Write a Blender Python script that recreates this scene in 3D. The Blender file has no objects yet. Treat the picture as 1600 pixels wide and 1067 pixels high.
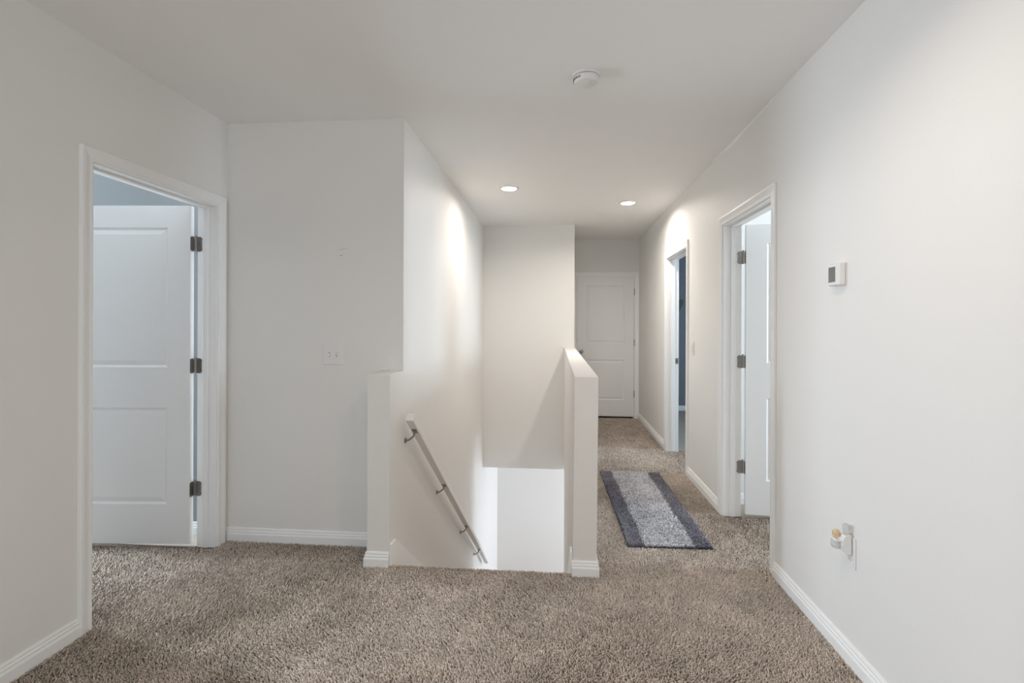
import bpy, math, random
import numpy as np
from mathutils import Matrix, Vector

random.seed(7)
rng = np.random.default_rng(7)
scene = bpy.context.scene
COL = scene.collection

# ------------------------------------------------------------------ camera
F, VPX, HZ, ROLL, H = 800.0, 870.56, 507.6, 0.0035, 1.324
psi = math.atan((VPX - 800.0) / F)
fwd = Vector((-math.sin(psi), math.cos(psi), 0))
rgt = Vector((math.cos(psi), math.sin(psi), 0))
upv = Vector((0, 0, 1))
cx = rgt * math.cos(ROLL) + upv * math.sin(ROLL)
cy = upv * math.cos(ROLL) - rgt * math.sin(ROLL)
cz = -fwd
cam_d = bpy.data.cameras.new('camera')
cam_d.sensor_width = 36.0
cam_d.lens = F / 1600.0 * 36.0
cam_d.shift_y = -(533.5 - HZ) / 1600.0
cam_d.clip_start = 0.02
cam = bpy.data.objects.new('camera', cam_d)
COL.objects.link(cam)
cam.matrix_world = Matrix(((cx.x, cy.x, cz.x, 0), (cx.y, cy.y, cz.y, 0), (cx.z, cy.z, cz.z, H), (0, 0, 0, 1)))
scene.camera = cam

# ------------------------------------------------------------------ world, lights, exposure
scene.view_settings.view_transform = 'Standard'
scene.view_settings.look = 'None'
scene.view_settings.gamma = 1.0
scene.view_settings.use_curve_mapping = False
scene.view_settings.exposure = 0.06
scene.cycles.diffuse_bounces = 6
world = bpy.data.worlds.new('World'); scene.world = world; world.use_nodes = True
world.node_tree.nodes['Background'].inputs[0].default_value = (0.75, 0.85, 1.0, 1)
world.node_tree.nodes['Background'].inputs[1].default_value = 1.0

BACK_WALL = -2.6
def window_light(name, loc, direction, sx, sz, power, color):
    d = bpy.data.lights.new(name, 'AREA'); d.shape = 'RECTANGLE'
    d.size, d.size_y = sx, sz; d.energy = power; d.color = color
    o = bpy.data.objects.new(name, d); COL.objects.link(o)
    o.location = loc
    o.rotation_euler = Vector(direction).to_track_quat('-Z', 'Y').to_euler()
    return o
window_light('daylight_left_room', (-4.97, 2.84, 1.42), (1, 0, 0), 0.38, 1.5, 165, (0.74, 0.86, 1.0))
window_light('daylight_right_room', (4.27, 2.95, 1.5), (-1, 0, 0), 0.8, 1.35, 100, (0.73, 0.86, 1.0))
window_light('daylight_far_room', (4.27, 4.85, 1.45), (-1, 0, 0), 0.9, 1.35, 85, (0.62, 0.82, 1.0))
window_light('daylight_downstairs', (3.37, 7.1, -1.5), (-1, 0, 0), 1.3, 1.5, 84, (0.76, 0.85, 1.0))
window_light('rear_fill_light', (-0.4, BACK_WALL - 0.02, 1.5), (0, 1, 0), 2.4, 1.55, 32, (0.90, 0.95, 1.0))  # added soft fill from behind, set in an unseen window opening
LAMP_STAIR, LAMP_HALL, LAMP_NEAR = 11.0, 17.0, 7.2      # watts of the downlights over the stairs, the corridor and the viewer

# ------------------------------------------------------------------ materials
def new_mat(name):
    m = bpy.data.materials.new(name); m.use_nodes = True
    nt = m.node_tree
    return m, nt, nt.nodes['Principled BSDF']
def mat_plain(name, col, rough=0.5, metal=0.0, noise=0.03, nscale=3.0, bump=0.0, bscale=150.0, spec=0.5):
    m, nt, b = new_mat(name)
    b.inputs['Roughness'].default_value = rough
    b.inputs['Metallic'].default_value = metal
    b.inputs['Specular IOR Level'].default_value = spec
    tc = nt.nodes.new('ShaderNodeTexCoord')
    n = nt.nodes.new('ShaderNodeTexNoise'); n.inputs['Scale'].default_value = nscale; n.inputs['Detail'].default_value = 4
    nt.links.new(tc.outputs['Object'], n.inputs['Vector'])
    r = nt.nodes.new('ShaderNodeMix'); r.data_type = 'RGBA'
    r.inputs['A'].default_value = (*[c * (1 - noise) for c in col], 1)
    r.inputs['B'].default_value = (*[min(1, c * (1 + noise)) for c in col], 1)
    nt.links.new(n.outputs['Fac'], r.inputs['Factor'])
    nt.links.new(r.outputs['Result'], b.inputs['Base Color'])
    if bump:
        n2 = nt.nodes.new('ShaderNodeTexNoise'); n2.inputs['Scale'].default_value = bscale; n2.inputs['Detail'].default_value = 2
        nt.links.new(tc.outputs['Object'], n2.inputs['Vector'])
        bp = nt.nodes.new('ShaderNodeBump'); bp.inputs['Strength'].default_value = bump; bp.inputs['Distance'].default_value = 0.002
        nt.links.new(n2.outputs['Fac'], bp.inputs['Height'])
        nt.links.new(bp.outputs['Normal'], b.inputs['Normal'])
    return m
def mat_emit(name, col, strength):
    m, nt, b = new_mat(name)
    b.inputs['Base Color'].default_value = (0.9, 0.9, 0.9, 1)
    b.inputs['Emission Color'].default_value = (*col, 1)
    b.inputs['Emission Strength'].default_value = strength
    return m
def mat_pile(name, stops, rough=0.95, soil=0.74):
    m, nt, b = new_mat(name)
    b.inputs['Roughness'].default_value = rough
    b.inputs['Specular IOR Level'].default_value = 0.1
    b.inputs['Sheen Weight'].default_value = 0.25; b.inputs['Sheen Roughness'].default_value = 0.45
    g = nt.nodes.new('ShaderNodeNewGeometry')
    cr = nt.nodes.new('ShaderNodeValToRGB')
    e = cr.color_ramp.elements
    e[0].position, e[0].color = stops[0][0], (*stops[0][1], 1)
    e[1].position, e[1].color = stops[-1][0], (*stops[-1][1], 1)
    for p, c in stops[1:-1]:
        x = e.new(p); x.color = (*c, 1)
    nt.links.new(g.outputs['Random Per Island'], cr.inputs['Fac'])
    tc = nt.nodes.new('ShaderNodeTexCoord')          # trodden and soiled areas, a hand to a foot wide
    n = nt.nodes.new('ShaderNodeTexNoise'); n.inputs['Scale'].default_value = 4.5; n.inputs['Detail'].default_value = 5; n.inputs['Roughness'].default_value = 0.62
    nt.links.new(tc.outputs['Object'], n.inputs['Vector'])
    mr = nt.nodes.new('ShaderNodeMapRange'); mr.inputs['From Min'].default_value = 0.32; mr.inputs['From Max'].default_value = 0.62
    mr.inputs['To Min'].default_value = soil; mr.inputs['To Max'].default_value = 1.0
    nt.links.new(n.outputs['Fac'], mr.inputs['Value'])
    mx = nt.nodes.new('ShaderNodeMix'); mx.data_type = 'RGBA'; mx.blend_type = 'MULTIPLY'; mx.inputs['Factor'].default_value = 1.0
    nt.links.new(cr.outputs['Color'], mx.inputs['A']); nt.links.new(mr.outputs['Result'], mx.inputs['B'])
    nt.links.new(mx.outputs['Result'], b.inputs['Base Color'])
    return m

M = {}
M['wall'] = mat_plain('wall_paint', (0.80, 0.785, 0.755), 0.55, noise=0.02, nscale=1.3, bump=0.12, bscale=110, spec=0.3)
M['half_wall'] = mat_plain('half_wall_warm_cast', (0.785, 0.755, 0.72), 0.55, noise=0.025, nscale=5, bump=0.2, bscale=90, spec=0.3)  # wall paint tinted beige: cast of the warm light put into the colour
M['ceiling'] = mat_plain('ceiling_paint', (0.89, 0.875, 0.855), 0.8, noise=0.015, nscale=2, bump=0.15, bscale=80, spec=0.2)
M['trim'] = mat_plain('trim_paint', (0.87, 0.865, 0.85), 0.35, noise=0.015, nscale=5, spec=0.4)
M['door'] = mat_plain('door_paint', (0.83, 0.83, 0.82), 0.4, noise=0.012, nscale=6, bump=0.05, bscale=220, spec=0.4)
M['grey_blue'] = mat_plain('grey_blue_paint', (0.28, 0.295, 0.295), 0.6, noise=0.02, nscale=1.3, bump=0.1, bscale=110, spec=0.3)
M['blue'] = mat_plain('slate_blue_paint', (0.20, 0.215, 0.24), 0.6, noise=0.03, bump=0.1, bscale=110, spec=0.3)
M['nickel'] = mat_plain('satin_nickel', (0.33, 0.31, 0.29), 0.38, 1.0, noise=0.1, nscale=60)
M['dark'] = mat_plain('dark_metal', (0.10, 0.09, 0.08), 0.5, 0.6, noise=0.1, nscale=40)
M['rail'] = mat_plain('handrail_paint', (0.80, 0.78, 0.75), 0.4, noise=0.03, nscale=12)
M['plastic'] = mat_plain('white_plastic', (0.80, 0.79, 0.77), 0.35, noise=0.01)
M['offwhite'] = mat_plain('offwhite_plastic', (0.74, 0.72, 0.69), 0.4, noise=0.01)
M['screen'] = mat_plain('grey_display', (0.16, 0.165, 0.155), 0.25, noise=0.06, nscale=90)
M['slot_light'] = mat_plain('shaded_slot', (0.48, 0.47, 0.455), 0.6)
M['slot'] = mat_plain('dark_slot', (0.13, 0.125, 0.12), 0.6)
M['carpet_base'] = mat_plain('carpet_backing_shaded', (0.17, 0.135, 0.105), 0.95, noise=0.3, nscale=260, bump=0.6, bscale=420, spec=0.05)  # dark brown stands in for the shadow down between the tufts
M['carpet_plain'] = mat_plain('carpet_cut_pile', (0.46, 0.39, 0.325), 0.95, noise=0.25, nscale=220, bump=0.8, bscale=330, spec=0.05)
M['carpet'] = mat_pile('carpet_yarn', [(0.0, (0.48, 0.395, 0.32)), (0.5, (0.66, 0.555, 0.46)), (1.0, (0.86, 0.745, 0.63))])
M['rug_dark'] = mat_pile('rug_dark_yarn', [(0.0, (0.14, 0.135, 0.16)), (1.0, (0.34, 0.33, 0.38))])
M['rug_light'] = mat_pile('rug_light_yarn', [(0.0, (0.26, 0.25, 0.27)), (0.35, (0.66, 0.65, 0.68)), (1.0, (0.95, 0.94, 0.97))])
M['rug_back'] = mat_plain('rug_backing', (0.05, 0.05, 0.065), 0.95, noise=0.2, nscale=200)
M['scuff'] = mat_plain('scuff', (0.44, 0.41, 0.38), 0.8, noise=0.1)
M['caulk'] = mat_plain('paint_bead', (0.90, 0.885, 0.865), 0.4, noise=0.02)
M['lens'] = mat_emit('lamp_lens', (1.0, 0.935, 0.87), 9.0)
M['lens_near'] = mat_emit('lamp_lens_near', (1.0, 0.84, 0.70), 9.0)
m, nt, b = new_mat('amber_oil'); M['amber'] = m
b.inputs['Base Color'].default_value = (0.86, 0.66, 0.40, 1); b.inputs['Roughness'].default_value = 0.15
b.inputs['Transmission Weight'].default_value = 0.35
m, nt, b = new_mat('frosted_clear'); M['clear'] = m
b.inputs['Base Color'].default_value = (0.86, 0.88, 0.86, 1); b.inputs['Roughness'].default_value = 0.25
b.inputs['Transmission Weight'].default_value = 0.6

# ------------------------------------------------------------------ mesh helpers
class MB:
    def __init__(self): self.v, self.f = [], []
    def add(self, vs, fs):
        n = len(self.v); self.v += [tuple(p) for p in vs]; self.f += [tuple(i + n for i in q) for q in fs]; return self
    def box(self, x0, x1, y0, y1, z0, z1):
        vs = [(x, y, z) for z in (z0, z1) for y in (y0, y1) for x in (x0, x1)]
        return self.add(vs, [(0, 2, 3, 1), (4, 5, 7, 6), (0, 1, 5, 4), (2, 6, 7, 3), (0, 4, 6, 2), (1, 3, 7, 5)])
    def bbox(self, x0, x1, y0, y1, z0, z1, c=0.003):
        """box with chamfered edges"""
        vs, idx = [], {}
        X, Y, Z = (x0, x1), (y0, y1), (z0, z1)
        for i in (0, 1):
            for j in (0, 1):
                for k in (0, 1):
                    s = [(1 if q == 0 else -1) * c for q in (i, j, k)]
                    for a in range(3):
                        p = [X[i] + s[0], Y[j] + s[1], Z[k] + s[2]]
                        p[a] = (X[i], Y[j], Z[k])[a]
                        idx[i, j, k, a] = len(vs); vs.append(p)
        fs = []
        for a in range(3):
            b_, c_ = (a + 1) % 3, (a + 2) % 3
            for s in (0, 1):
                q = []
                for (p, r) in ((0, 0), (1, 0), (1, 1), (0, 1)):
                    t = [0, 0, 0]; t[a] = s; t[b_] = p; t[c_] = r; q.append(idx[(*t, a)])
                fs.append(tuple(q if s else q[::-1]))
            for p in (0, 1):
                for r in (0, 1):
                    t0 = [0, 0, 0]; t0[b_] = p; t0[c_] = r; t1 = list(t0); t1[a] = 1
                    fs.append((idx[(*t0, b_)], idx[(*t1, b_)], idx[(*t1, c_)], idx[(*t0, c_)]))
        for i in (0, 1):
            for j in (0, 1):
                for k in (0, 1):
                    fs.append((idx[i, j, k, 0], idx[i, j, k, 1], idx[i, j, k, 2]))
        return self.add(vs, fs)
    def lathe(self, prof, c=(0, 0, 0), axis='z', seg=40, cap=True):
        vs, fs = [], []
        for (r, h) in prof:
            for s in range(seg):
                a = 2 * math.pi * s / seg; u, w = r * math.cos(a), r * math.sin(a)
                p = {'z': (u, w, h), 'x': (h, u, w), 'y': (w, h, u)}[axis]
                vs.append((c[0] + p[0], c[1] + p[1], c[2] + p[2]))
        for i in range(len(prof) - 1):
            for s in range(seg):
                t = (s + 1) % seg
                fs.append((i * seg + s, i * seg + t, (i + 1) * seg + t, (i + 1) * seg + s))
        if cap:
            fs.append(tuple(range(seg))[::-1]); n = (len(prof) - 1) * seg; fs.append(tuple(range(n, n + seg)))
        return self.add(vs, fs)
    def tube(self, pts, r, seg=10):
        vs, fs = [], []
        pts = [Vector(p) for p in pts]
        for i, p in enumerate(pts):
            d = (pts[min(i + 1, len(pts) - 1)] - pts[max(i - 1, 0)]).normalized()
            a = d.cross(Vector((0.31, 0.17, 0.93))).normalized(); b_ = d.cross(a)
            rr = r[i] if isinstance(r, (list, tuple)) else r
            for s in range(seg):
                t = 2 * math.pi * s / seg
                vs.append(p + (a * math.cos(t) + b_ * math.sin(t)) * rr)
        for i in range(len(pts) - 1):
            for s in range(seg):
                t = (s + 1) % seg
                fs.append((i * seg + s, i * seg + t, (i + 1) * seg + t, (i + 1) * seg + s))
        fs.append(tuple(range(seg))[::-1]); n = (len(pts) - 1) * seg; fs.append(tuple(range(n, n + seg)))
        return self.add(vs, fs)
    def prism(self, poly, axis, a, b_):
        """extrude a 2-D polygon along an axis: 'x' takes (y,z), 'y' takes (x,z), 'z' takes (x,y)"""
        g = {'x': lambda p, q: (q, p[0], p[1]), 'y': lambda p, q: (p[0], q, p[1]), 'z': lambda p, q: (p[0], p[1], q)}[axis]
        n = len(poly)
        vs = [g(p, a) for p in poly] + [g(p, b_) for p in poly]
        fs = [tuple(range(n))[::-1], tuple(range(n, 2 * n))] + [(i, (i + 1) % n, n + (i + 1) % n, n + i) for i in range(n)]
        return self.add(vs, fs)
    def build(self, name, mat, parent=None, smooth=False, loc=None):
        me = bpy.data.meshes.new(name); me.from_pydata(self.v, [], self.f)
        me.materials.append(mat)
        import bmesh
        bm = bmesh.new(); bm.from_mesh(me); bmesh.ops.recalc_face_normals(bm, faces=bm.faces); bm.to_mesh(me); bm.free()
        if smooth:
            me.shade_smooth(); me.set_sharp_from_angle(angle=math.radians(35))
        o = bpy.data.objects.new(name, me); COL.objects.link(o)
        if parent is not None: o.parent = parent
        if loc is not None: o.location = loc
        return o
def tag(o, label, cat, group=None, kind=None):
    o['label'] = label; o['category'] = cat
    if group: o['group'] = group
    if kind: o['kind'] = kind
    return o
def struct(o, label=None, cat=None):
    o['kind'] = 'structure'
    if label: o['label'] = label; o['category'] = cat
    return o
def empty(name, loc, rz=0.0):
    o = bpy.data.objects.new(name, None); COL.objects.link(o)
    o.empty_display_size = 0.1; o.location = loc; o.rotation_euler = (0, 0, rz); return o
def walls(name, boxes, mat, label, cat='wall'):
    b = MB()
    for q in boxes: b.box(*q)
    return struct(b.build(name, mat), label, cat)

# ------------------------------------------------------------------ room shell
XL, XR, YB, YF, YD, C = -2.025, 1.162, 2.989, 6.311, 7.441, 2.555
T = 0.12
XS, XP = -0.915, 0.085           # stair left wall face, right stair wall face
FZ = -0.012                      # carpet backing; yarn tips reach z = 0
BACK = -2.6
JT = 0.018                       # jamb thickness
DH = 2.035                       # clear door height
LA, LB = 2.068, 2.890            # clear openings along Y
NA, NB = 2.890, 3.708
GA, GB = 4.722, 5.556
OH = DH + JT
CT = C + 0.15
wall_left = walls('wall_left', [(XL - T, XL, BACK, LA - JT, FZ, C), (XL - T, XL, LB + JT, YB + T, FZ, C), (XL - T, XL, LA - JT, LB + JT, OH, C)],
      M['wall'], 'off-white left wall with the open door beside the back wall')
walls('wall_back', [(XL, XS, YB, YB + T, FZ, C)], M['wall'], 'grey-white back wall with the double switch plate')
walls('wall_stair_left', [(XS - T, XS, YB + T, 8.02, -2.7, C), (XS - T, XS, YB, YB + T, -2.7, FZ)], M['wall'],
      'tall white wall behind the handrail of the stairwell')
walls('wall_stair_far', [(XS, XP + 0.125, YF, YF + T, -0.445, C), (XP + 0.005, XP + 0.125, YF + T, YD, -0.3, C)], M['wall'],
      'cream wall closing the far end of the stairwell')
wall_right = walls('wall_right', [(XR, XR + T, BACK, NA - JT, FZ, C), (XR, XR + T, NB + JT, GA - JT, FZ, C), (XR, XR + T, GB + JT, YD + T, FZ, C),
                     (XR, XR + T, NA - JT, NB + JT, OH, C), (XR, XR + T, GA - JT, GB + JT, OH, C),
                     (XR - 0.006, XR, BACK, 2.822, FZ, C)],
      M['wall'], 'long off-white right wall with the thermostat and two doorways')
walls('wall_far', [(XP + 0.005, 0.283 - JT, YD, YD + T, FZ, C), (1.098 + JT, XR, YD, YD + T, FZ, C), (0.283 - JT, 1.098 + JT, YD, YD + T, OH, C),
                   (0.26, 1.12, YD + T, YD + T + 0.02, FZ, C)], M['wall'],
      'short greenish-white wall around the closed door at the hall end')
walls('wall_rear', [(XL - T, -1.65, BACK - T, BACK, FZ, C), (0.85, XR + T, BACK - T, BACK, FZ, C), (-1.65, 0.85, BACK - T, BACK, FZ, 0.65), (-1.65, 0.85, BACK - T, BACK, 2.35, C)],
      M['wall'], 'off-white wall behind the viewer with an added wide window')
struct(MB().box(-5.2, 4.5, BACK - T, 8.5, C, CT).build('ceiling', M['ceiling']), 'flat off-white ceiling with two disc lights and a smoke detector', 'ceiling')

# half walls: shafts with a slight lean, topped flat
PY0 = 2.742
PL = [(-1.040, 0), (-0.912, 0), (-0.915, 1.048), (-1.040, 1.048)]
b = MB()
b.prism([(-1.040, FZ), (XS, FZ), (XS, 1.048), (-1.040, 1.048)], 'y', PY0, YB)
hl = struct(b.build('wall_half_left', M['wall']), 'short beige half wall end left of the stair opening', 'half wall')
b = MB()
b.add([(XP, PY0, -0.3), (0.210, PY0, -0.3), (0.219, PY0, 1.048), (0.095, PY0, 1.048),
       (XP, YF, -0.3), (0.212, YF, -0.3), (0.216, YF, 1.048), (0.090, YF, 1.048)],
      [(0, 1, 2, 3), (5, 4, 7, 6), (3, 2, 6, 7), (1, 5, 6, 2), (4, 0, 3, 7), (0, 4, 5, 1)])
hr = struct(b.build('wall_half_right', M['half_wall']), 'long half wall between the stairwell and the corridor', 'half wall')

# floor slab with the stair opening and a rounded nosing
YN = 2.772
fl = MB()
fl.box(-5.2, XS - 0.0, BACK - T, YN - 0.02, FZ - 0.25, FZ)
fl.box(XS, XP, BACK - T, YN - 0.02, FZ - 0.25, FZ)
fl.box(XP, 4.5, BACK - T, YN - 0.02, FZ - 0.25, FZ)
fl.box(-5.2, XS - T, YN - 0.02, 3.4, FZ - 0.25, FZ)
fl.box(XP + 0.005, 4.5, YN - 0.02, 8.5, FZ - 0.25, FZ)
nose = [(YN - 0.02, FZ)] + [(YN - 0.02 + 0.02 * math.sin(a), FZ - 0.02 + 0.02 * math.cos(a)) for a in (0.4, 0.8, 1.2, 1.57)] + [(YN, FZ - 0.19), (YN - 0.02, FZ - 0.19)]
fl.prism(nose, 'x', XS - T, XP + 0.01)
floor = struct(fl.build('floor', M['carpet_base']), 'brown carpeted upstairs floor around the stair opening', 'floor')

def carpet_sheet(name, boxes, label):
    walls(name, [(x0, x1, y0, y1, FZ - .002, FZ + .008) for x0, x1, y0, y1 in boxes], M['carpet_plain'], label, 'floor')
carpet_sheet('floor_loft', [(XL, XR, BACK, 1.5)], 'brown carpet behind the viewer')
carpet_sheet('floor_left_room', [(-5.0, -2.95, -1.5, 3.05), (-2.95, XL - T, -1.5, 2.04), (-2.95, XL - T, 2.87, 3.05)], 'carpet of the room behind the left door')
carpet_sheet('floor_right_room', [(2.16, 4.3, -1.0, 3.96), (XR + T, 2.16, -1.0, 2.86), (XR + T, 2.16, 3.68, 3.96)], 'carpet of the near right room')
carpet_sheet('floor_blue_room', [(2.36, 4.3, 4.32, 8.2), (XR + T, 2.36, 5.58, 8.2), (XR + T, 2.36, 4.32, 4.70)], 'grey-brown carpet of the blue room')

# stairs below the floor edge (14 risers)
st = empty('stairs', (0, YN, -2.66)); tag(st, 'carpeted stairs going down between the half walls', 'stairs', kind='structure')
RISE, RUN = 2.648 / 14, 0.264
for i in range(1, 14):
    z = FZ - i * RISE; y = (i - 1) * RUN
    s = MB().bbox(XS + 0.013, XP - 0.013, y, y + RUN + 0.02, z - RISE - 0.02 + 2.66, z + 2.66, 0.008).build('step', M['carpet_plain'], st)
walls('floor_downstairs', [(-2.0, 3.6, YN, 8.2, -2.85, -2.66)], M['carpet_plain'], 'carpeted floor at the foot of the stairs', 'floor')
walls('wall_stair_right', [(XP, XP + T, YN, 5.9, -2.7, -0.3)], M['wall'], 'white wall below the long half wall in the stairwell')
walls('wall_downstairs_far', [(XS - T, 3.6, 7.9, 8.02, -2.7, -0.3)], M['wall'], 'bright white wall at the foot of the stairs')
walls('wall_downstairs_right', [(3.4, 3.52, 5.8, 6.4, -2.7, -0.3), (3.4, 3.52, 7.8, 8.0, -2.7, -0.3), (3.4, 3.52, 6.4, 7.8, -2.7, -2.3), (3.4, 3.52, 6.4, 7.8, -0.7, -0.3), (XP + T, 3.5, 5.78, 5.9, -2.7, -0.3)],
      M['wall'], 'white wall of the room at the foot of the stairs, out of sight')
walls('ceiling_downstairs', [(XS, 3.6, YF + .01, 8.0, -0.445, -0.3), (XP + 0.005, 3.6, 5.8, YF + .01, -0.40, -0.27)], M['ceiling'], 'white ceiling over the foot of the stairs', 'ceiling')

# side rooms
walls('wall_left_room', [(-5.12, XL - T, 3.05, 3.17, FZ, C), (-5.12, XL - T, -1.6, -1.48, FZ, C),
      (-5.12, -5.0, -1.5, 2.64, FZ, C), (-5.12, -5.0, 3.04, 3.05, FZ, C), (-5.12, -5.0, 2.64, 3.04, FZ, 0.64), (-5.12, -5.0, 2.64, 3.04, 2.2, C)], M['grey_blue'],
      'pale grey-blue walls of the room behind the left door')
walls('wall_right_room', [(XR + T, 4.42, 3.96, 4.08, FZ, C), (XR + T, 4.42, -1.1, -.98, FZ, C), (4.3, 4.42, -1.0, 2.52, FZ, C), (4.3, 4.42, 3.38, 4.0, FZ, C),
      (4.3, 4.42, 2.52, 3.38, FZ, 0.75), (4.3, 4.42, 2.52, 3.38, 2.2, C)], M['wall'], 'off-white walls of the room behind the near right door')
walls('wall_blue_room', [(XR + T, 4.42, 8.2, 8.32, FZ, C), (XR + T, 4.42, 4.2, 4.32, FZ, C), (4.3, 4.42, 4.3, 4.38, FZ, C), (4.3, 4.42, 5.32, 8.3, FZ, C),
      (4.3, 4.42, 4.38, 5.32, FZ, 0.75), (4.3, 4.42, 4.38, 5.32, 2.15, C), (XR + T - 0.002, XR + T + 0.004, GB + 0.1, 8.3, FZ, C)], M['blue'], 'slate blue wall seen through the far right doorway')

# windows that let the daylight in (frame, sash rails); the rear one is added for fill
def window(n, loc, rz, w, h, label):
    e = struct(empty('window_%d' % n, loc, rz), label, 'window')
    b = MB()
    for q in ((-w / 2 - .05, -w / 2, -.03, .03, 0, h), (w / 2, w / 2 + .05, -.03, .03, 0, h), (-w / 2 - .05, w / 2 + .05, -.03, .03, -.05, 0), (-w / 2 - .05, w / 2 + .05, -.03, .03, h, h + .05)):
        b.bbox(*q, 0.004)
    b.build('window_frame', M['trim'], e)
    MB().bbox(-w / 2, w / 2, -.035, -.005, h / 2 - .02, h / 2 + .02, 0.004).build('meeting_rail', M['trim'], e)
window(1, (-4.93, 2.84, 0.66), math.pi / 2, 0.34, 1.52, 'white framed window of the left room')
window(2, (4.23, 2.95, 0.79), -math.pi / 2, 0.84, 1.40, 'white framed window of the near right room')
window(3, (4.23, 4.85, 0.77), -math.pi / 2, 0.92, 1.36, 'white framed window of the blue room')
window(4, (-0.4, -2.55, 0.70), 0, 2.44, 1.6, 'wide white framed window added behind the viewer for fill light')

# ------------------------------------------------------------------ baseboards
BP = [(0, .080), (.005, .080), (.008, .073), (.008, .066), (.0115, .061), (.0115, .053), (.0145, .048), (.0155, .044), (.0155, 0), (0, 0)]
def baseboard(b, p0, p1, n, z0=FZ, m0=0, m1=0):
    """profile swept from p0 to p1, n = outward normal; m0/m1 lengthen (outer) ends for mitres"""
    p0, p1, n = Vector(p0), Vector(p1), Vector(n); d = (p1 - p0).normalized()
    k = len(BP)
    vs = [(*(p0 + n * q[0] - d * q[0] * m0), z0 + q[1] * 1.08) for q in BP] + [(*(p1 + n * q[0] + d * q[0] * m1), z0 + q[1] * 1.08) for q in BP]
    b.add(vs, [tuple(range(k)), tuple(range(k, 2 * k))[::-1]] + [(i, k + i, k + (i + 1) % k, (i + 1) % k) for i in range(k)])
def bb(name, runs, label):
    b = MB()
    for r in runs: baseboard(b, *r)
    return struct(b.build(name, M['trim']), label, 'baseboard')
CW = 0.060
bb('baseboard_left', [((XL, BACK), (XL, LA - .005 - CW), (1, 0))], 'white moulded baseboard along the left wall up to the door')
bb('baseboard_back', [((XL, YB), (-1.040, YB), (0, -1))], 'white moulded baseboard along the back wall')
bb('baseboard_right', [((XR - .006, BACK), (XR - .006, NA - .005 - CW), (-1, 0)), ((XR, NB + .005 + CW), (XR, GA - .005 - CW), (-1, 0)), ((XR, GB + .005 + CW), (XR, YD), (-1, 0))],
   'white moulded baseboard along the right wall between the doors')
bb('baseboard_half_wall_left', [((-1.040, YB), (-1.040, PY0), (-1, 0), FZ, 0, 1), ((-1.040, PY0), (XS, PY0), (0, -1), FZ, 1, 0)], 'pinkish-white base moulding wrapped round the left half wall')
bb('baseboard_half_wall_right', [((XP - .004, PY0), (0.2105, PY0), (0, -1), FZ, 0, 1), ((0.2105, PY0), (0.2105, YF), (1, 0), FZ, 1, 0), ((0.2105, YF), (0.2105, YD), (1, 0))],
   'base moulding wrapped round the right half wall beside the rug')
bb('baseboard_left_room', [((-5.0, 3.05), (XL - T, 3.05), (0, -1))], 'white baseboard behind the open left door')
bb('baseboard_blue_room', [((XR + T, 8.2), (4.3, 8.2), (0, -1))], 'white baseboard under the slate blue wall')
bb('baseboard_right_room', [((XR + T, 3.96), (4.3, 3.96), (0, -1))], 'white baseboard behind the open near right door')

# stair skirt boards
SL = -0.713
def skirt_poly():
    top = lambda y: 0.100 + SL * (y - 2.84)
    return [(PY0 + .008, FZ), (PY0 + .008, 0.112), (2.823, 0.112), (6.3, top(6.3)), (6.3, top(6.3) - 0.42), (2.95, top(2.95) - 0.42)]
struct(MB().prism(skirt_poly(), 'x', XS, XS + .012).build('trim_1', M['trim']), 'white stair skirt board at the foot of the left half wall', 'skirt board')
struct(MB().prism(skirt_poly(), 'x', XP - .012, XP + 0.001).build('trim_2', M['trim']), 'white stair skirt board on the right stairwell wall', 'skirt board')

# ------------------------------------------------------------------ doors
CPROF = [(0, 0), (0, .009), (.003, .012), (.012, .0125), (.016, .0105), (.022, .011), (.040, .0155), (.046, .0175), (.058, .0175), (.060, .0155), (.060, 0)]
def casing_mesh(w, h, zb):
    b = MB(); x0, x1, z1 = -.005, w + .005, h + .005
    k = len(CPROF); vs = []
    for i in range(4):
        for d, p in CPROF:
            x = x0 - d if i < 2 else x1 + d
            z = z1 + d if i in (1, 2) else zb
            vs.append((x, -p, z))
    fs = []
    for i in range(3):
        for j in range(k):
            fs.append((i * k + j, i * k + (j + 1) % k, (i + 1) * k + (j + 1) % k, (i + 1) * k + j))
    fs += [tuple(range(k)), tuple(range(3 * k, 4 * k))[::-1]]
    return b.add(vs, fs)
LT = 0.035
def rect_ring(x0, x1, z0, z1, y):
    return [(x0, y, z0), (x1, y, z0), (x1, y, z1), (x0, y, z1)]
def leaf_mesh(lw, lh, panels):
    """stiles and rails: a slab with open panel bays; x 0..lw, y -LT..0, z 0..lh"""
    b = MB(); (px0, px1) = panels[0][0], panels[0][1]
    zs = sorted([0, lh] + [z for p in panels for z in p[2:]])
    b.box(0, px0, -LT, 0, 0, lh); b.box(px1, lw, -LT, 0, 0, lh)
    for i in range(0, len(zs) - 1, 2): b.box(px0, px1, -LT, 0, zs[i], zs[i + 1])
    return b
def panel_mesh(x0, x1, z0, z1):
    b = MB()
    for side in (0, 1):
        steps = [(0, 0.0), (.004, .0035), (.011, .008), (.017, .008), (.024, .006), (.036, .0035), (.040, .0025)]
        vs = []
        for ins, dep in steps:
            y = (-LT + dep) if side == 0 else -dep
            vs += rect_ring(x0 + ins, x1 - ins, z0 + ins, z1 - ins, y)
        fs = []
        for i in range(len(steps) - 1):
            for j in range(4):
                fs.append((i * 4 + j, i * 4 + (j + 1) % 4, i * 4 + 4 + (j + 1) % 4, i * 4 + 4 + j))
        n = (len(steps) - 1) * 4; fs.append((n, n + 1, n + 2, n + 3))
        b.add(vs, fs)
    return b
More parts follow.
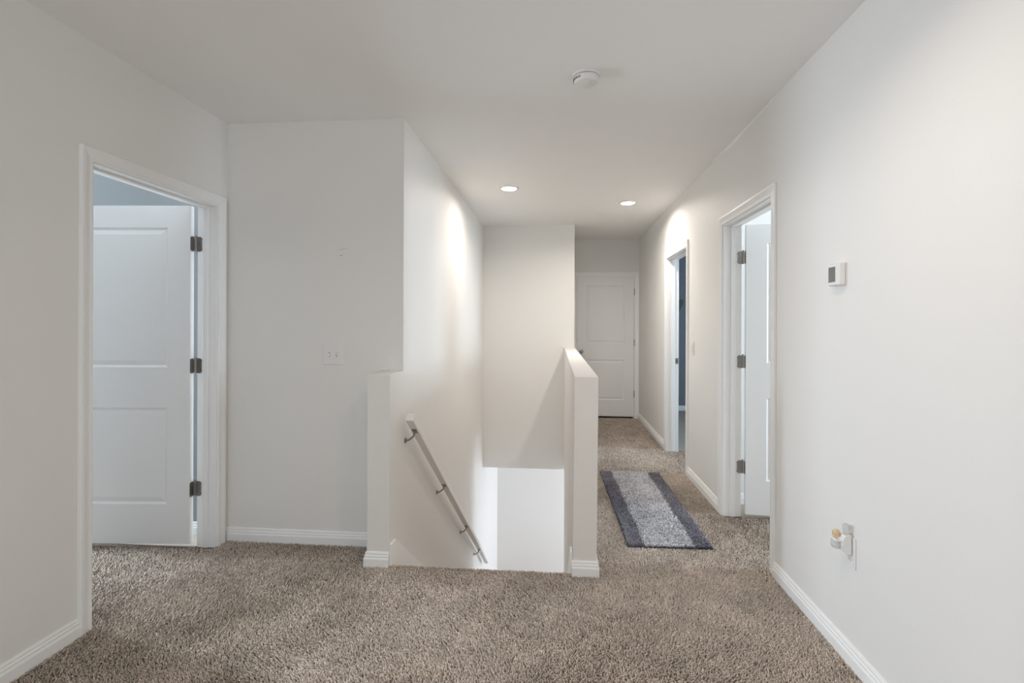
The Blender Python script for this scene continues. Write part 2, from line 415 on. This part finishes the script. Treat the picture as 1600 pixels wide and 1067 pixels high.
def hinge_plate(b, plane, c, w, h):
    """thin rounded plate; plane 'y' lies in x-z at y=c[1], plane 'x' lies in y-z"""
    r = .012; pts = []
    for sx, sz, a0 in ((1, 1, 0), (-1, 1, 90), (-1, -1, 180), (1, -1, 270)):
        for k in range(4):
            a = math.radians(a0 + 30 * k)
            pts.append((sx * (w / 2 - r) + r * math.cos(a), sz * (h / 2 - r) + r * math.sin(a)))
    if plane == 'y': b.prism([(c[0] + p, c[2] + q) for p, q in pts], 'y', c[1] - .0012, c[1] + .0012)
    else: b.prism([(c[1] + p, c[2] + q) for p, q in pts], 'x', c[0] - .0012, c[0] + .0012)
HZS = (0.350, 1.085, 1.812)
def door(n, label, loc, rz, w, hinge_x, ang, inward=True, strike=False, knob=False):
    """local frame: x along the opening 0..w, hall on -y, wall from y=0 to T"""
    e = struct(empty('door_%d' % n, loc, rz), label, 'door')
    casing_mesh(w, DH, 0.002).build('casing', M['trim'], e)
    j = MB(); j.box(-JT, 0, -.001, T + .001, 0, DH + JT); j.box(w, w + JT, -.001, T + .001, 0, DH + JT); j.box(0, w, -.001, T + .001, DH, DH + JT)
    j.build('jamb', M['trim'], e)
    s = MB(); y0, y1 = (T - LT - .038, T - LT - .003) if inward else (LT + .003, LT + .038)
    s.bbox(0, .011, y0, y1, 0, DH, .003); s.bbox(w - .011, w, y0, y1, 0, DH, .003); s.bbox(.011, w - .011, y0, y1, DH - .011, DH, .003)
    s.build('door_stop', M['trim'], e)
    og = .010 if inward else .003
    lw, lh = w - .003 - og, 2.002
    left = hinge_x == 0
    # pivot on the face the door opens towards
    py = T + .012 if inward else -.004
    pv = empty('door_leaf_pivot', (0, 0, 0)); COL.objects.unlink(pv); bpy.data.objects.remove(pv)
    pan = [(.135, lw - .135, .235, .805), (.135, lw - .135, 1.045, 1.872)]
    lm = leaf_mesh(lw, lh, pan)
    # leaf local: hinge edge at x=0 (or x=-lw..0 for right hinges); thickness towards -y when inward, +y otherwise
    def place(mb):
        out = MB(); out.f = mb.f
        for x, y, z in mb.v:
            xx = x + og if left else -(x + og)
            yy = y - .004 if inward else (-y + .004)
            out.v.append((xx, yy, z))
        return out
    leaf = place(lm).build('door_leaf', M['door'], e, loc=(0 if left else w, py, .033))
    leaf.rotation_euler = (0, 0, ang)
    for p in pan: place(panel_mesh(*p)).build('panel', M['door'], leaf)
    for z in HZS:
        hb = MB()
        xj = .0015 if left else w - .0015
        if inward:
            hinge_plate(hb, 'x', (xj, T - .007, z), .038, .089)
        hg = hb
        hx = 0 if left else w
        hg.lathe([(.0065, z - .0445), (.0065, z - .016), (.0060, z - .0158), (.0060, z - .0152), (.0065, z - .015), (.0065, z + .015), (.006, z + .0152), (.006, z + .0158), (.0065, z + .016), (.0065, z + .0445)], (hx, py, 0), 'z', 12)
        if inward:  # plate on the hinge edge of the open leaf
            pb = MB(); hinge_plate(pb, 'x', ((og - .001 if left else -og + .001), -.020, 0), .038, .089)
            R = Matrix.Rotation(ang, 3, 'Z')
            hg.add([tuple(R @ Vector(v) + Vector((hx, py, z))) for v in pb.v], pb.f)
        h = hg.build('hinge', M['nickel'], e, smooth=True)
        MB().lathe([(.004, z + .0445), (.0075, z + .046), (.0075, z + .049), (.003, z + .052)], (hx, py, 0), 'z', 12).build('hinge_pin', M['nickel'], h, smooth=True)
        if inward:
            sb = MB(); sx = .003 if left else w - .003
            for dz, dy in ((-.03, -.026), (0, -.013), (.03, -.026)):
                sb.lathe([(.0032, sx - .0008), (.0032, sx + .0008)], (0, T + dy, z + dz), 'x', 10)
            sb.build('screw', M['slot'], h)
    if strike:
        b = MB(); xs = .0012 if left is False else w - .0012
        b.box(xs - .0012, xs + .0012, T - .034, T - .004, .93, .99)
        k = b.build('strike_plate', M['nickel'], e)
        MB().box(xs + .001, xs + .0016, T - .026, T - .012, .945, .975).build('latch_hole', M['slot'], k)
    if knob:
        kx = -(lw - .06) if not left else lw - .06
        # on the closed far door
        MB().lathe([(.030, -.001), (.030, -.006), (.026, -.010), (.012, -.012), (.011, -.030), (.018, -.036), (.026, -.046), (.0275, -.056), (.024, -.066), (.012, -.071), (.001, -.072)],
                   (kx + .0, .004, .925), 'y', 28).build('door_knob', M['nickel'], leaf, smooth=True)
    return e
door(1, 'open white two-panel door in the left wall, swung into its room', (XL, LA, FZ), math.pi / 2, LB - LA, 1, math.radians(-85.5))
door(2, 'near right doorway with its white two-panel door swung into the room', (XR, NB, FZ), -math.pi / 2, NB - NA, 0, math.radians(84.0))
door(3, 'far right doorway that looks onto a slate blue wall', (XR, GB, FZ), -math.pi / 2, GB - GA, 1, math.radians(-92.0), strike=True)
door(4, 'closed white two-panel door at the end of the hall', (0.283, YD, FZ), 0.0, 0.815, 1, 0.0, inward=False, knob=True)

# ------------------------------------------------------------------ yarn pile
def pile(name, mat, pts, parent, hgt=0.012, wid=0.0031, z0=FZ, lean=0.9, nap=None, normals=None):
    """one mesh of short twisted yarn tufts, seven vertices each"""
    n = len(pts)
    x, y = pts[:, 0], pts[:, 1]
    th = rng.uniform(0, 2 * np.pi, n)
    L = rng.uniform(.35, 1.0, n) * lean
    hx = np.cos(th) * L * hgt; hy = np.sin(th) * L * hgt
    if nap is not None:
        ax, ay = nap(x, y); hx += ax * hgt; hy += ay * hgt
    hh = hgt * rng.uniform(.72, 1.12, n)
    z = pts[:, 2] if pts.shape[1] > 2 else np.full(n, z0)
    rot = rng.uniform(0, 2 * np.pi, n)
    wv = wid * rng.uniform(.75, 1.25, n)
    V = np.zeros((n, 7, 3))
    for k in range(3):
        a = rot + k * 2.0944
        V[:, k, 0] = x + np.cos(a) * wv * .8; V[:, k, 1] = y + np.sin(a) * wv * .8; V[:, k, 2] = z
        a2 = a + .8
        V[:, 3 + k, 0] = x + hx * .45 + np.cos(a2) * wv; V[:, 3 + k, 1] = y + hy * .45 + np.sin(a2) * wv; V[:, 3 + k, 2] = z + hh * .65
    V[:, 6, 0] = x + hx; V[:, 6, 1] = y + hy; V[:, 6, 2] = z + hh
    tri = []
    for k in range(3):
        q = (k + 1) % 3
        tri += [(k, q, 3 + q), (k, 3 + q, 3 + k), (3 + k, 3 + q, 6)]
    tri = np.array(tri)
    Fc = (np.arange(n)[:, None, None] * 7 + tri[None]).reshape(-1, 3)
    me = bpy.data.meshes.new(name)
    me.vertices.add(n * 7); me.vertices.foreach_set('co', V.astype(np.float32).ravel())
    nf = len(Fc)
    me.loops.add(nf * 3); me.loops.foreach_set('vertex_index', Fc.astype(np.int32).ravel())
    me.polygons.add(nf); me.polygons.foreach_set('loop_start', np.arange(0, nf * 3, 3, dtype=np.int32))
    me.update(calc_edges=True); me.materials.append(mat)
    o = bpy.data.objects.new(name, me); COL.objects.link(o); o['kind'] = 'stuff'
    if parent is not None: o.parent = parent
    return o
def scatter(x0, x1, y0, y1, sp):
    nx, ny = max(1, int((x1 - x0) / sp)), max(1, int((y1 - y0) / sp))
    gx, gy = np.meshgrid(np.linspace(x0, x1, nx), np.linspace(y0, y1, ny))
    p = np.stack([gx.ravel(), gy.ravel()], 1); p += rng.uniform(-.5, .5, p.shape) * sp * .95
    return p
def nap(x, y):
    a = np.sin(2.1 * x + 1.3 * np.sin(1.7 * y + .4) + .5) + np.sin(3.7 * y - 2.9 * x + 1.1) * .7 + np.sin(9 * x + 7 * y) * .35
    b_ = np.sin(2.6 * y - 1.2 * np.sin(2.3 * x) + 2.0) + np.sin(4.4 * x + 1.9 * y) * .6 + np.sin(8 * y - 11 * x + 2) * .35
    return a * .38, b_ * .38
reg = [scatter(XL, XR - .02, 1.50, YN - .02, .0063), scatter(-2.95, XL, LA, LB - .045, .0085),
       scatter(XL, -1.045, YN - .02, YB - .005, .0075), scatter(XP + .13, XR, YN - .02, 4.7, .0072),
       scatter(XP + .13, XR, 4.7, YD - .005, .0105), scatter(XR, XR + 1.0, NA, NB - .045, .009), scatter(XR, XR + 1.2, GA + .02, GB, .0125)]
nz = scatter(XS, XP, 0, 1, .0075); nz = nz[rng.random(len(nz)) < .075]
ang = nz[:, 1] * 2.2
nose_pts = np.stack([nz[:, 0], YN - .022 + .022 * np.sin(np.clip(ang, 0, 1.57)), FZ - .02 + .02 * np.cos(np.clip(ang, 0, 1.57)) - np.clip(ang - 1.57, 0, 1) * .05], 1)
flat = np.concatenate(reg)
rugc = (flat[:, 0] > .44) & (flat[:, 0] < .89) & (flat[:, 1] > 3.18) & (flat[:, 1] < 4.62)
flat = flat[~rugc]
gx, gy = flat[:, 0], flat[:, 1]          # worn gaps between yarns, a few millimetres to a centimetre wide
gap = np.sin(gx * 331 + 2.1 * np.sin(gy * 97)) * np.sin(gy * 383 + 1.7 * np.sin(gx * 113 + 1)) + .35 * np.sin(gx * 41 + 23 * gy) * np.sin(gy * 37 - 19 * gx)
flat = flat[(gap + rng.normal(0, .25, len(gap))) < .72]
flat = np.concatenate([np.column_stack([flat, np.full(len(flat), FZ)]), nose_pts])
pile('carpet_pile', M['carpet'], flat, floor, nap=nap)

# ------------------------------------------------------------------ rug
rc = [(0.434, 3.121), (0.921, 3.135), (0.906, 4.668), (0.393, 4.666)]      # corners on the floor
def rugp(s, t):
    a = np.array(rc); s = s[:, None]; t = t[:, None]
    return (a[0] * (1 - s) + a[1] * s) * (1 - t) + (a[3] * (1 - s) + a[2] * s) * t
rug = empty('rug', (0.66, 3.9, -0.004)); tag(rug, 'small shaggy grey runner rug with dark side stripes on the brown carpet', 'rug')
rb = [(.427, 3.113), (.929, 3.127), (.912, 4.675), (.387, 4.673)]
mb = MB(); mb.prism([(p[0] - .66, p[1] - 3.9) for p in rb], 'z', -.002, .005)
mb.build('backing', M['rug_back'], rug)
ns = 26000
S, Tt = rng.random(ns), rng.random(ns)
s1, s2 = .195, .80
def rug_pile(name, mask, mat, hgt, wid):
    P = rugp(S[mask], Tt[mask]) - np.array([.66, 3.9])
    P = np.column_stack([P, np.full(len(P), .004)])
    return pile(name, mat, P, rug, hgt=hgt, wid=wid, lean=1.1, nap=lambda x, y: (0.25 * np.sin(9 * y + 3 * x), -.3 + .4 * np.sin(4 * y + 6 * x)))
wob = .005 * np.sin(Tt * 23) + rng.normal(0, .006, ns)
rug_pile('side_stripe_pile', (S + wob < s1), M['rug_dark'], .016, .0042)['label'] = 'dark plum-grey left stripe'
rug_pile('side_stripe_pile', (S + wob > s2), M['rug_dark'], .016, .0042)['label'] = 'dark plum-grey right stripe'
rug_pile('center_pile', (S + wob >= s1) & (S + wob <= s2), M['rug_light'], .017, .0044)['label'] = 'speckled pale grey centre'

# ------------------------------------------------------------------ handrail
RXC = -0.855
hrail = empty('handrail', (RXC, 2.92, 0.76)); tag(hrail, 'white painted wooden handrail on metal brackets sloping down the stairwell wall', 'handrail')
u0 = 0.683 - SL * 0 - 0.76            # underside height at Y=3.03 relative to the Empty
und = lambda y: (0.683 + SL * (y - 3.03)) - 0.76
ya, yb = 2.915 - 2.92, 6.25 - 2.92
hw, hh = .023, .044
prof = [(-hw, 0), (hw, 0), (hw, hh * .7), (hw - .006, hh), (-hw + .006, hh), (-hw, hh * .7)]
vs = []
dv = Vector((0, 1, SL)).normalized(); nv = Vector((0, -dv.z, dv.y))
for y in (ya, yb):
    base = Vector((0, y, und(y + 2.92)))
    for px, pz in prof: vs.append(base + Vector((px, 0, 0)) + nv * pz)
k = len(prof)
MB().add(vs, [tuple(range(k)), tuple(range(k, 2 * k))[::-1]] + [(i, k + i, k + (i + 1) % k, (i + 1) % k) for i in range(k)]).build('rail', M['rail'], hrail)
for (y, z) in ((3.033, .6225), (3.851, .042), (4.823, -.655), (5.624, -1.222)):
    ly, lz = y - 2.92, z - .76; lu = und(y)
    wx = XS - RXC
    b = MB()
    b.lathe([(.017, wx + .0002), (.017, wx + .004), (.010, wx + .009)], (0, ly, lz), 'x', 18)
    b.tube([(wx + .004, ly, lz), (wx + .022, ly, lz + .002), (-.012, ly, lz + .022), (-.003, ly, lz + .040), (0, ly, lu - .002)], .0055, 10)
    br = b.build('bracket', M['nickel'], hrail, smooth=True)
    c = MB(); a = Vector((0, ly, lu))
    q = []
    for sx in (-.014, .014):
        for sy in (-.026, .026): q.append(a + Vector((sx, 0, 0)) + dv * sy)
    q2 = [p - nv * .004 for p in q]
    c.add(q + q2, [(0, 1, 3, 2), (4, 6, 7, 5), (0, 4, 5, 1), (2, 3, 7, 6), (0, 2, 6, 4), (1, 5, 7, 3)])
    c.build('saddle', M['nickel'], br)

# ------------------------------------------------------------------ ceiling fixtures
def disc_light(x, y, lens_mat, label, group, watts, color, spread):
    e = empty('recessed_light', (x, y, C)); tag(e, label, 'ceiling light', group)
    MB().lathe([(.088, 0), (.088, -.004), (.082, -.009), (.070, -.011), (.067, -.008)], (0, 0, 0), 'z', 48, cap=False).build('trim_ring', M['plastic'], e, smooth=True)
    MB().lathe([(.067, -.008), (.062, -.012), (.050, -.0155), (.030, -.0175), (.001, -.018)], (0, 0, 0), 'z', 48, cap=False).build('lens', lens_mat, e, smooth=True)
    d = bpy.data.lights.new('downlight', 'AREA'); d.shape = 'DISK'; d.size = 0.12; d.energy = watts; d.color = color; d.spread = math.radians(spread)
    o = bpy.data.objects.new('downlight', d); COL.objects.link(o); o.parent = e; o.location = (0, 0, -.021)
    return e
disc_light(-0.434, 4.58, M['lens'], 'lit round ceiling light over the stairwell', 'hall ceiling lights', LAMP_STAIR, (1.0, 0.93, 0.86), 164)
disc_light(0.700, 5.206, M['lens'], 'lit round ceiling light over the corridor, near the right wall', 'hall ceiling lights', LAMP_HALL, (1.0, 0.93, 0.86), 164)
disc_light(0.30, 1.50, M['lens_near'], 'lit round ceiling light above the viewer', 'hall ceiling lights', LAMP_NEAR, (1.0, 0.85, 0.72), 150)

sd = empty('smoke_detector', (0.138, 2.545, C)); tag(sd, 'white round smoke detector on the ceiling', 'smoke detector')
MB().lathe([(.070, 0), (.070, -.006), (.066, -.010), (.060, -.0105)], seg=48).build('mounting_ring', M['plastic'], sd, smooth=True)
MB().lathe([(.057, -.0105), (.057, -.013)], seg=48).build('sensor_gap', M['slot'], sd, smooth=True)
MB().lathe([(.061, -.013), (.062, -.020), (.060, -.034), (.054, -.041), (.040, -.044), (.001, -.045)], seg=48).build('cover', M['plastic'], sd, smooth=True)
MB().lathe([(.017, -.0445), (.017, -.0475), (.013, -.049)], (.018, -.012, 0), seg=24).build('test_button', M['offwhite'], sd, smooth=True)
b = MB()
for i in range(14):
    a = math.radians(120 + i * 9)
    b.bbox(.0615 * math.cos(a) - .002, .0615 * math.cos(a) + .002, .0615 * math.sin(a) - .002, .0615 * math.sin(a) + .002, -.032, -.021, .0006)
b.build('vent_slots', M['slot'], sd)

# ------------------------------------------------------------------ wall plates and devices
sw = empty('switch_plate', (-1.347, YB, 1.141)); tag(sw, 'white double light switch on the back wall', 'light switch')
MB().bbox(-.061, .061, -.006, 0, -.060, .060, .003).build('plate', M['plastic'], sw)
for x in (-.023, .023):
    MB().bbox(x - .006, x + .006, -.0075, -.005, -.013, .013, .001).build('slot', M['slot_light'], sw)
    up = 1 if x > 0 else -1
    MB().add([(x - .0045, -.005, -.008), (x + .0045, -.005, -.008), (x + .0045, -.005, .008), (x - .0045, -.005, .008),
              (x - .004, -.019, up * .007 - .0035), (x + .004, -.019, up * .007 - .0035), (x + .004, -.018, up * .007 + .0035), (x - .004, -.018, up * .007 + .0035)],
             [(4, 5, 6, 7), (0, 1, 5, 4), (1, 2, 6, 5), (2, 3, 7, 6), (3, 0, 4, 7)]).build('toggle', M['plastic'], sw)
    for z in (-.030, .030):
        MB().lathe([(.0034, -.006), (.0030, -.0072), (.001, -.0074)], (x, 0, z), 'y', 12).build('screw', M['offwhite'], sw)

s2 = empty('wall_switch', (XR, 4.505, 1.130)); tag(s2, 'single white rocker switch on the right wall between the two doorways', 'light switch')
MB().bbox(-.006, 0, -.036, .036, -.060, .060, .003).build('plate', M['plastic'], s2)
MB().bbox(-.010, -.005, -.017, .017, -.034, .034, .002).build('rocker', M['offwhite'], s2)

th = empty('thermostat', (XR - .006, 2.204, 1.534)); tag(th, 'square white thermostat with a grey display on the right wall', 'thermostat')
MB().bbox(-.004, 0, -.046, .046, -.046, .046, .0015).build('wall_plate', M['plastic'], th)
MB().bbox(-.030, -.004, -.043, .043, -.045, .045, .004).build('body', M['plastic'], th)
MB().bbox(-.0312, -.029, -.0135, .0365, -.030, .032, .0005).build('display', M['screen'], th)

ol = empty('power_outlet', (XR - .006, 2.127, .437)); tag(ol, 'white power outlet plate low on the right wall under the air freshener', 'power outlet')
MB().bbox(-.005, 0, -.037, .037, -.060, .060, .002).build('plate', M['plastic'], ol)
for z in (-.020, .020):
    r = MB().lathe([(.017, 0), (.017, -.0065), (.0165, -.007)], (0, 0, z), 'x', 24).build('receptacle', M['offwhite'], ol, smooth=True)
    b = MB()
    for y in (-.006, .006): b.box(-.0075, -.0068, y - .001, y + .001, z - .001, z + .007)
    b.lathe([(.0022, -.0075), (.0022, -.0068)], (0, 0, z - .008), 'x', 10)
    b.build('slots', M['slot'], r)
af = empty('air_freshener', (XR - .014, 2.128, .462)); tag(af, 'white plug-in air freshener with amber oil stuck in the wall outlet', 'air freshener')
b = MB()
pr = [(0, -.030), (-.016, -.032), (-.028, -.022), (-.031, .004), (-.030, .024), (-.022, .040), (-.008, .046), (0, .044)]
b.prism(pr, 'y', -.020, .020)
b.bbox(-.054, -.018, -.010, .037, .0125, .0195, .003)
b.build('body', M['plastic'], af, smooth=True)
MB().lathe([(.008, .020), (.017, .022), (.019, .008), (.019, -.004), (.015, -.011), (.003, -.013)], (-.036, .020, -.008), 'z', 24).build('vial', M['clear'], af, smooth=True)
MB().lathe([(.006, .014), (.0135, .016), (.0135, .032), (.009, .038), (.003, .040)], (-.037, .020, .012), 'z', 20).build('oil_reservoir', M['amber'], af, smooth=True)
MB().lathe([(.010, .0), (.012, .018), (.014, .036), (.011, .038)], (-.012, -.004, .044), 'z', 20).build('diffuser', M['clear'], af, smooth=True)
MB().lathe([(.004, -.002), (.004, .009)], (0, -.004, -.012), 'x', 8).build('prong', M['nickel'], af)

wb = empty('wall_bracket', (1.905, 8.2, 1.545)); tag(wb, 'small dark slanted bracket on the slate blue wall of the far room', 'bracket')
MB().bbox(-.05, .05, -.012, 0, .10, .18, .003).build('wall_plate', M['dark'], wb)
MB().add([(-.10, -.05, -.16), (-.07, -.05, -.16), (.05, -.05, .17), (-.05, -.05, .17), (-.10, -.012, -.16), (-.07, -.012, -.16), (.05, -.012, .17), (-.05, -.012, .17)],
         [(0, 1, 2, 3), (4, 7, 6, 5), (0, 4, 5, 1), (1, 5, 6, 2), (2, 6, 7, 3), (3, 7, 4, 0)]).build('arm', M['dark'], wb)

# ------------------------------------------------------------------ small wear: paint bead, ragged caulk, scuffs
def ribbon(name, pts, r, mat, parent, seg=6):
    b = MB(); b.tube(pts, r, seg); return b.build(name, mat, parent, smooth=True)
ys = np.linspace(2.825, 3.95, 26)
low = [C - .003 - float((.026 * max(0, math.sin((y - 2.80) / 1.18 * math.pi)) * (.8 + .3 * math.sin(9 * y + 1)) + .002 * math.sin(41 * y))) for y in ys]
n = len(ys); vs = []
for x in (XR - .0015, XR + .001):
    vs += [(x, float(y), C - .0002) for y in ys] + [(x, float(y), z) for y, z in zip(ys, low)]
fs = []
for i in range(n - 1):
    fs += [(i, i + 1, n + i + 1, n + i), (n + i, n + i + 1, 3 * n + i + 1, 3 * n + i)]
MB().add(vs, fs).build('paint_overlap', M['caulk'], wall_right)
ribbon('ragged_caulk', [(x, YB - .001, 1.052 + .006 * math.sin(60 * x) + .004 * math.sin(137 * x)) for x in np.linspace(-1.075, XS - .003, 16)],
       [float(.004 + .0025 * math.sin(90 * x)) for x in np.linspace(-1.075, XS, 16)], M['caulk'], hl)
def scuff(x0, z0, x1, z1, w):
    b = MB(); d = Vector((x1 - x0, z1 - z0)); n = Vector((-d.y, d.x)).normalized() * w
    m = Vector(((x0 + x1) / 2, (z0 + z1) / 2)) + n * 1.5
    P = [(x0, z0), tuple(m + n), (x1, z1), tuple(m - n)]
    b.prism(P, 'y', YB - .0008, YB + .001)
    return b.build('scuff', M['scuff'], wb_back)
wb_back = bpy.data.objects['wall_back']
scuff(-1.330, 1.768, -1.245, 1.785, .0012)
scuff(-1.312, 1.735, -1.286, 1.737, .0030)
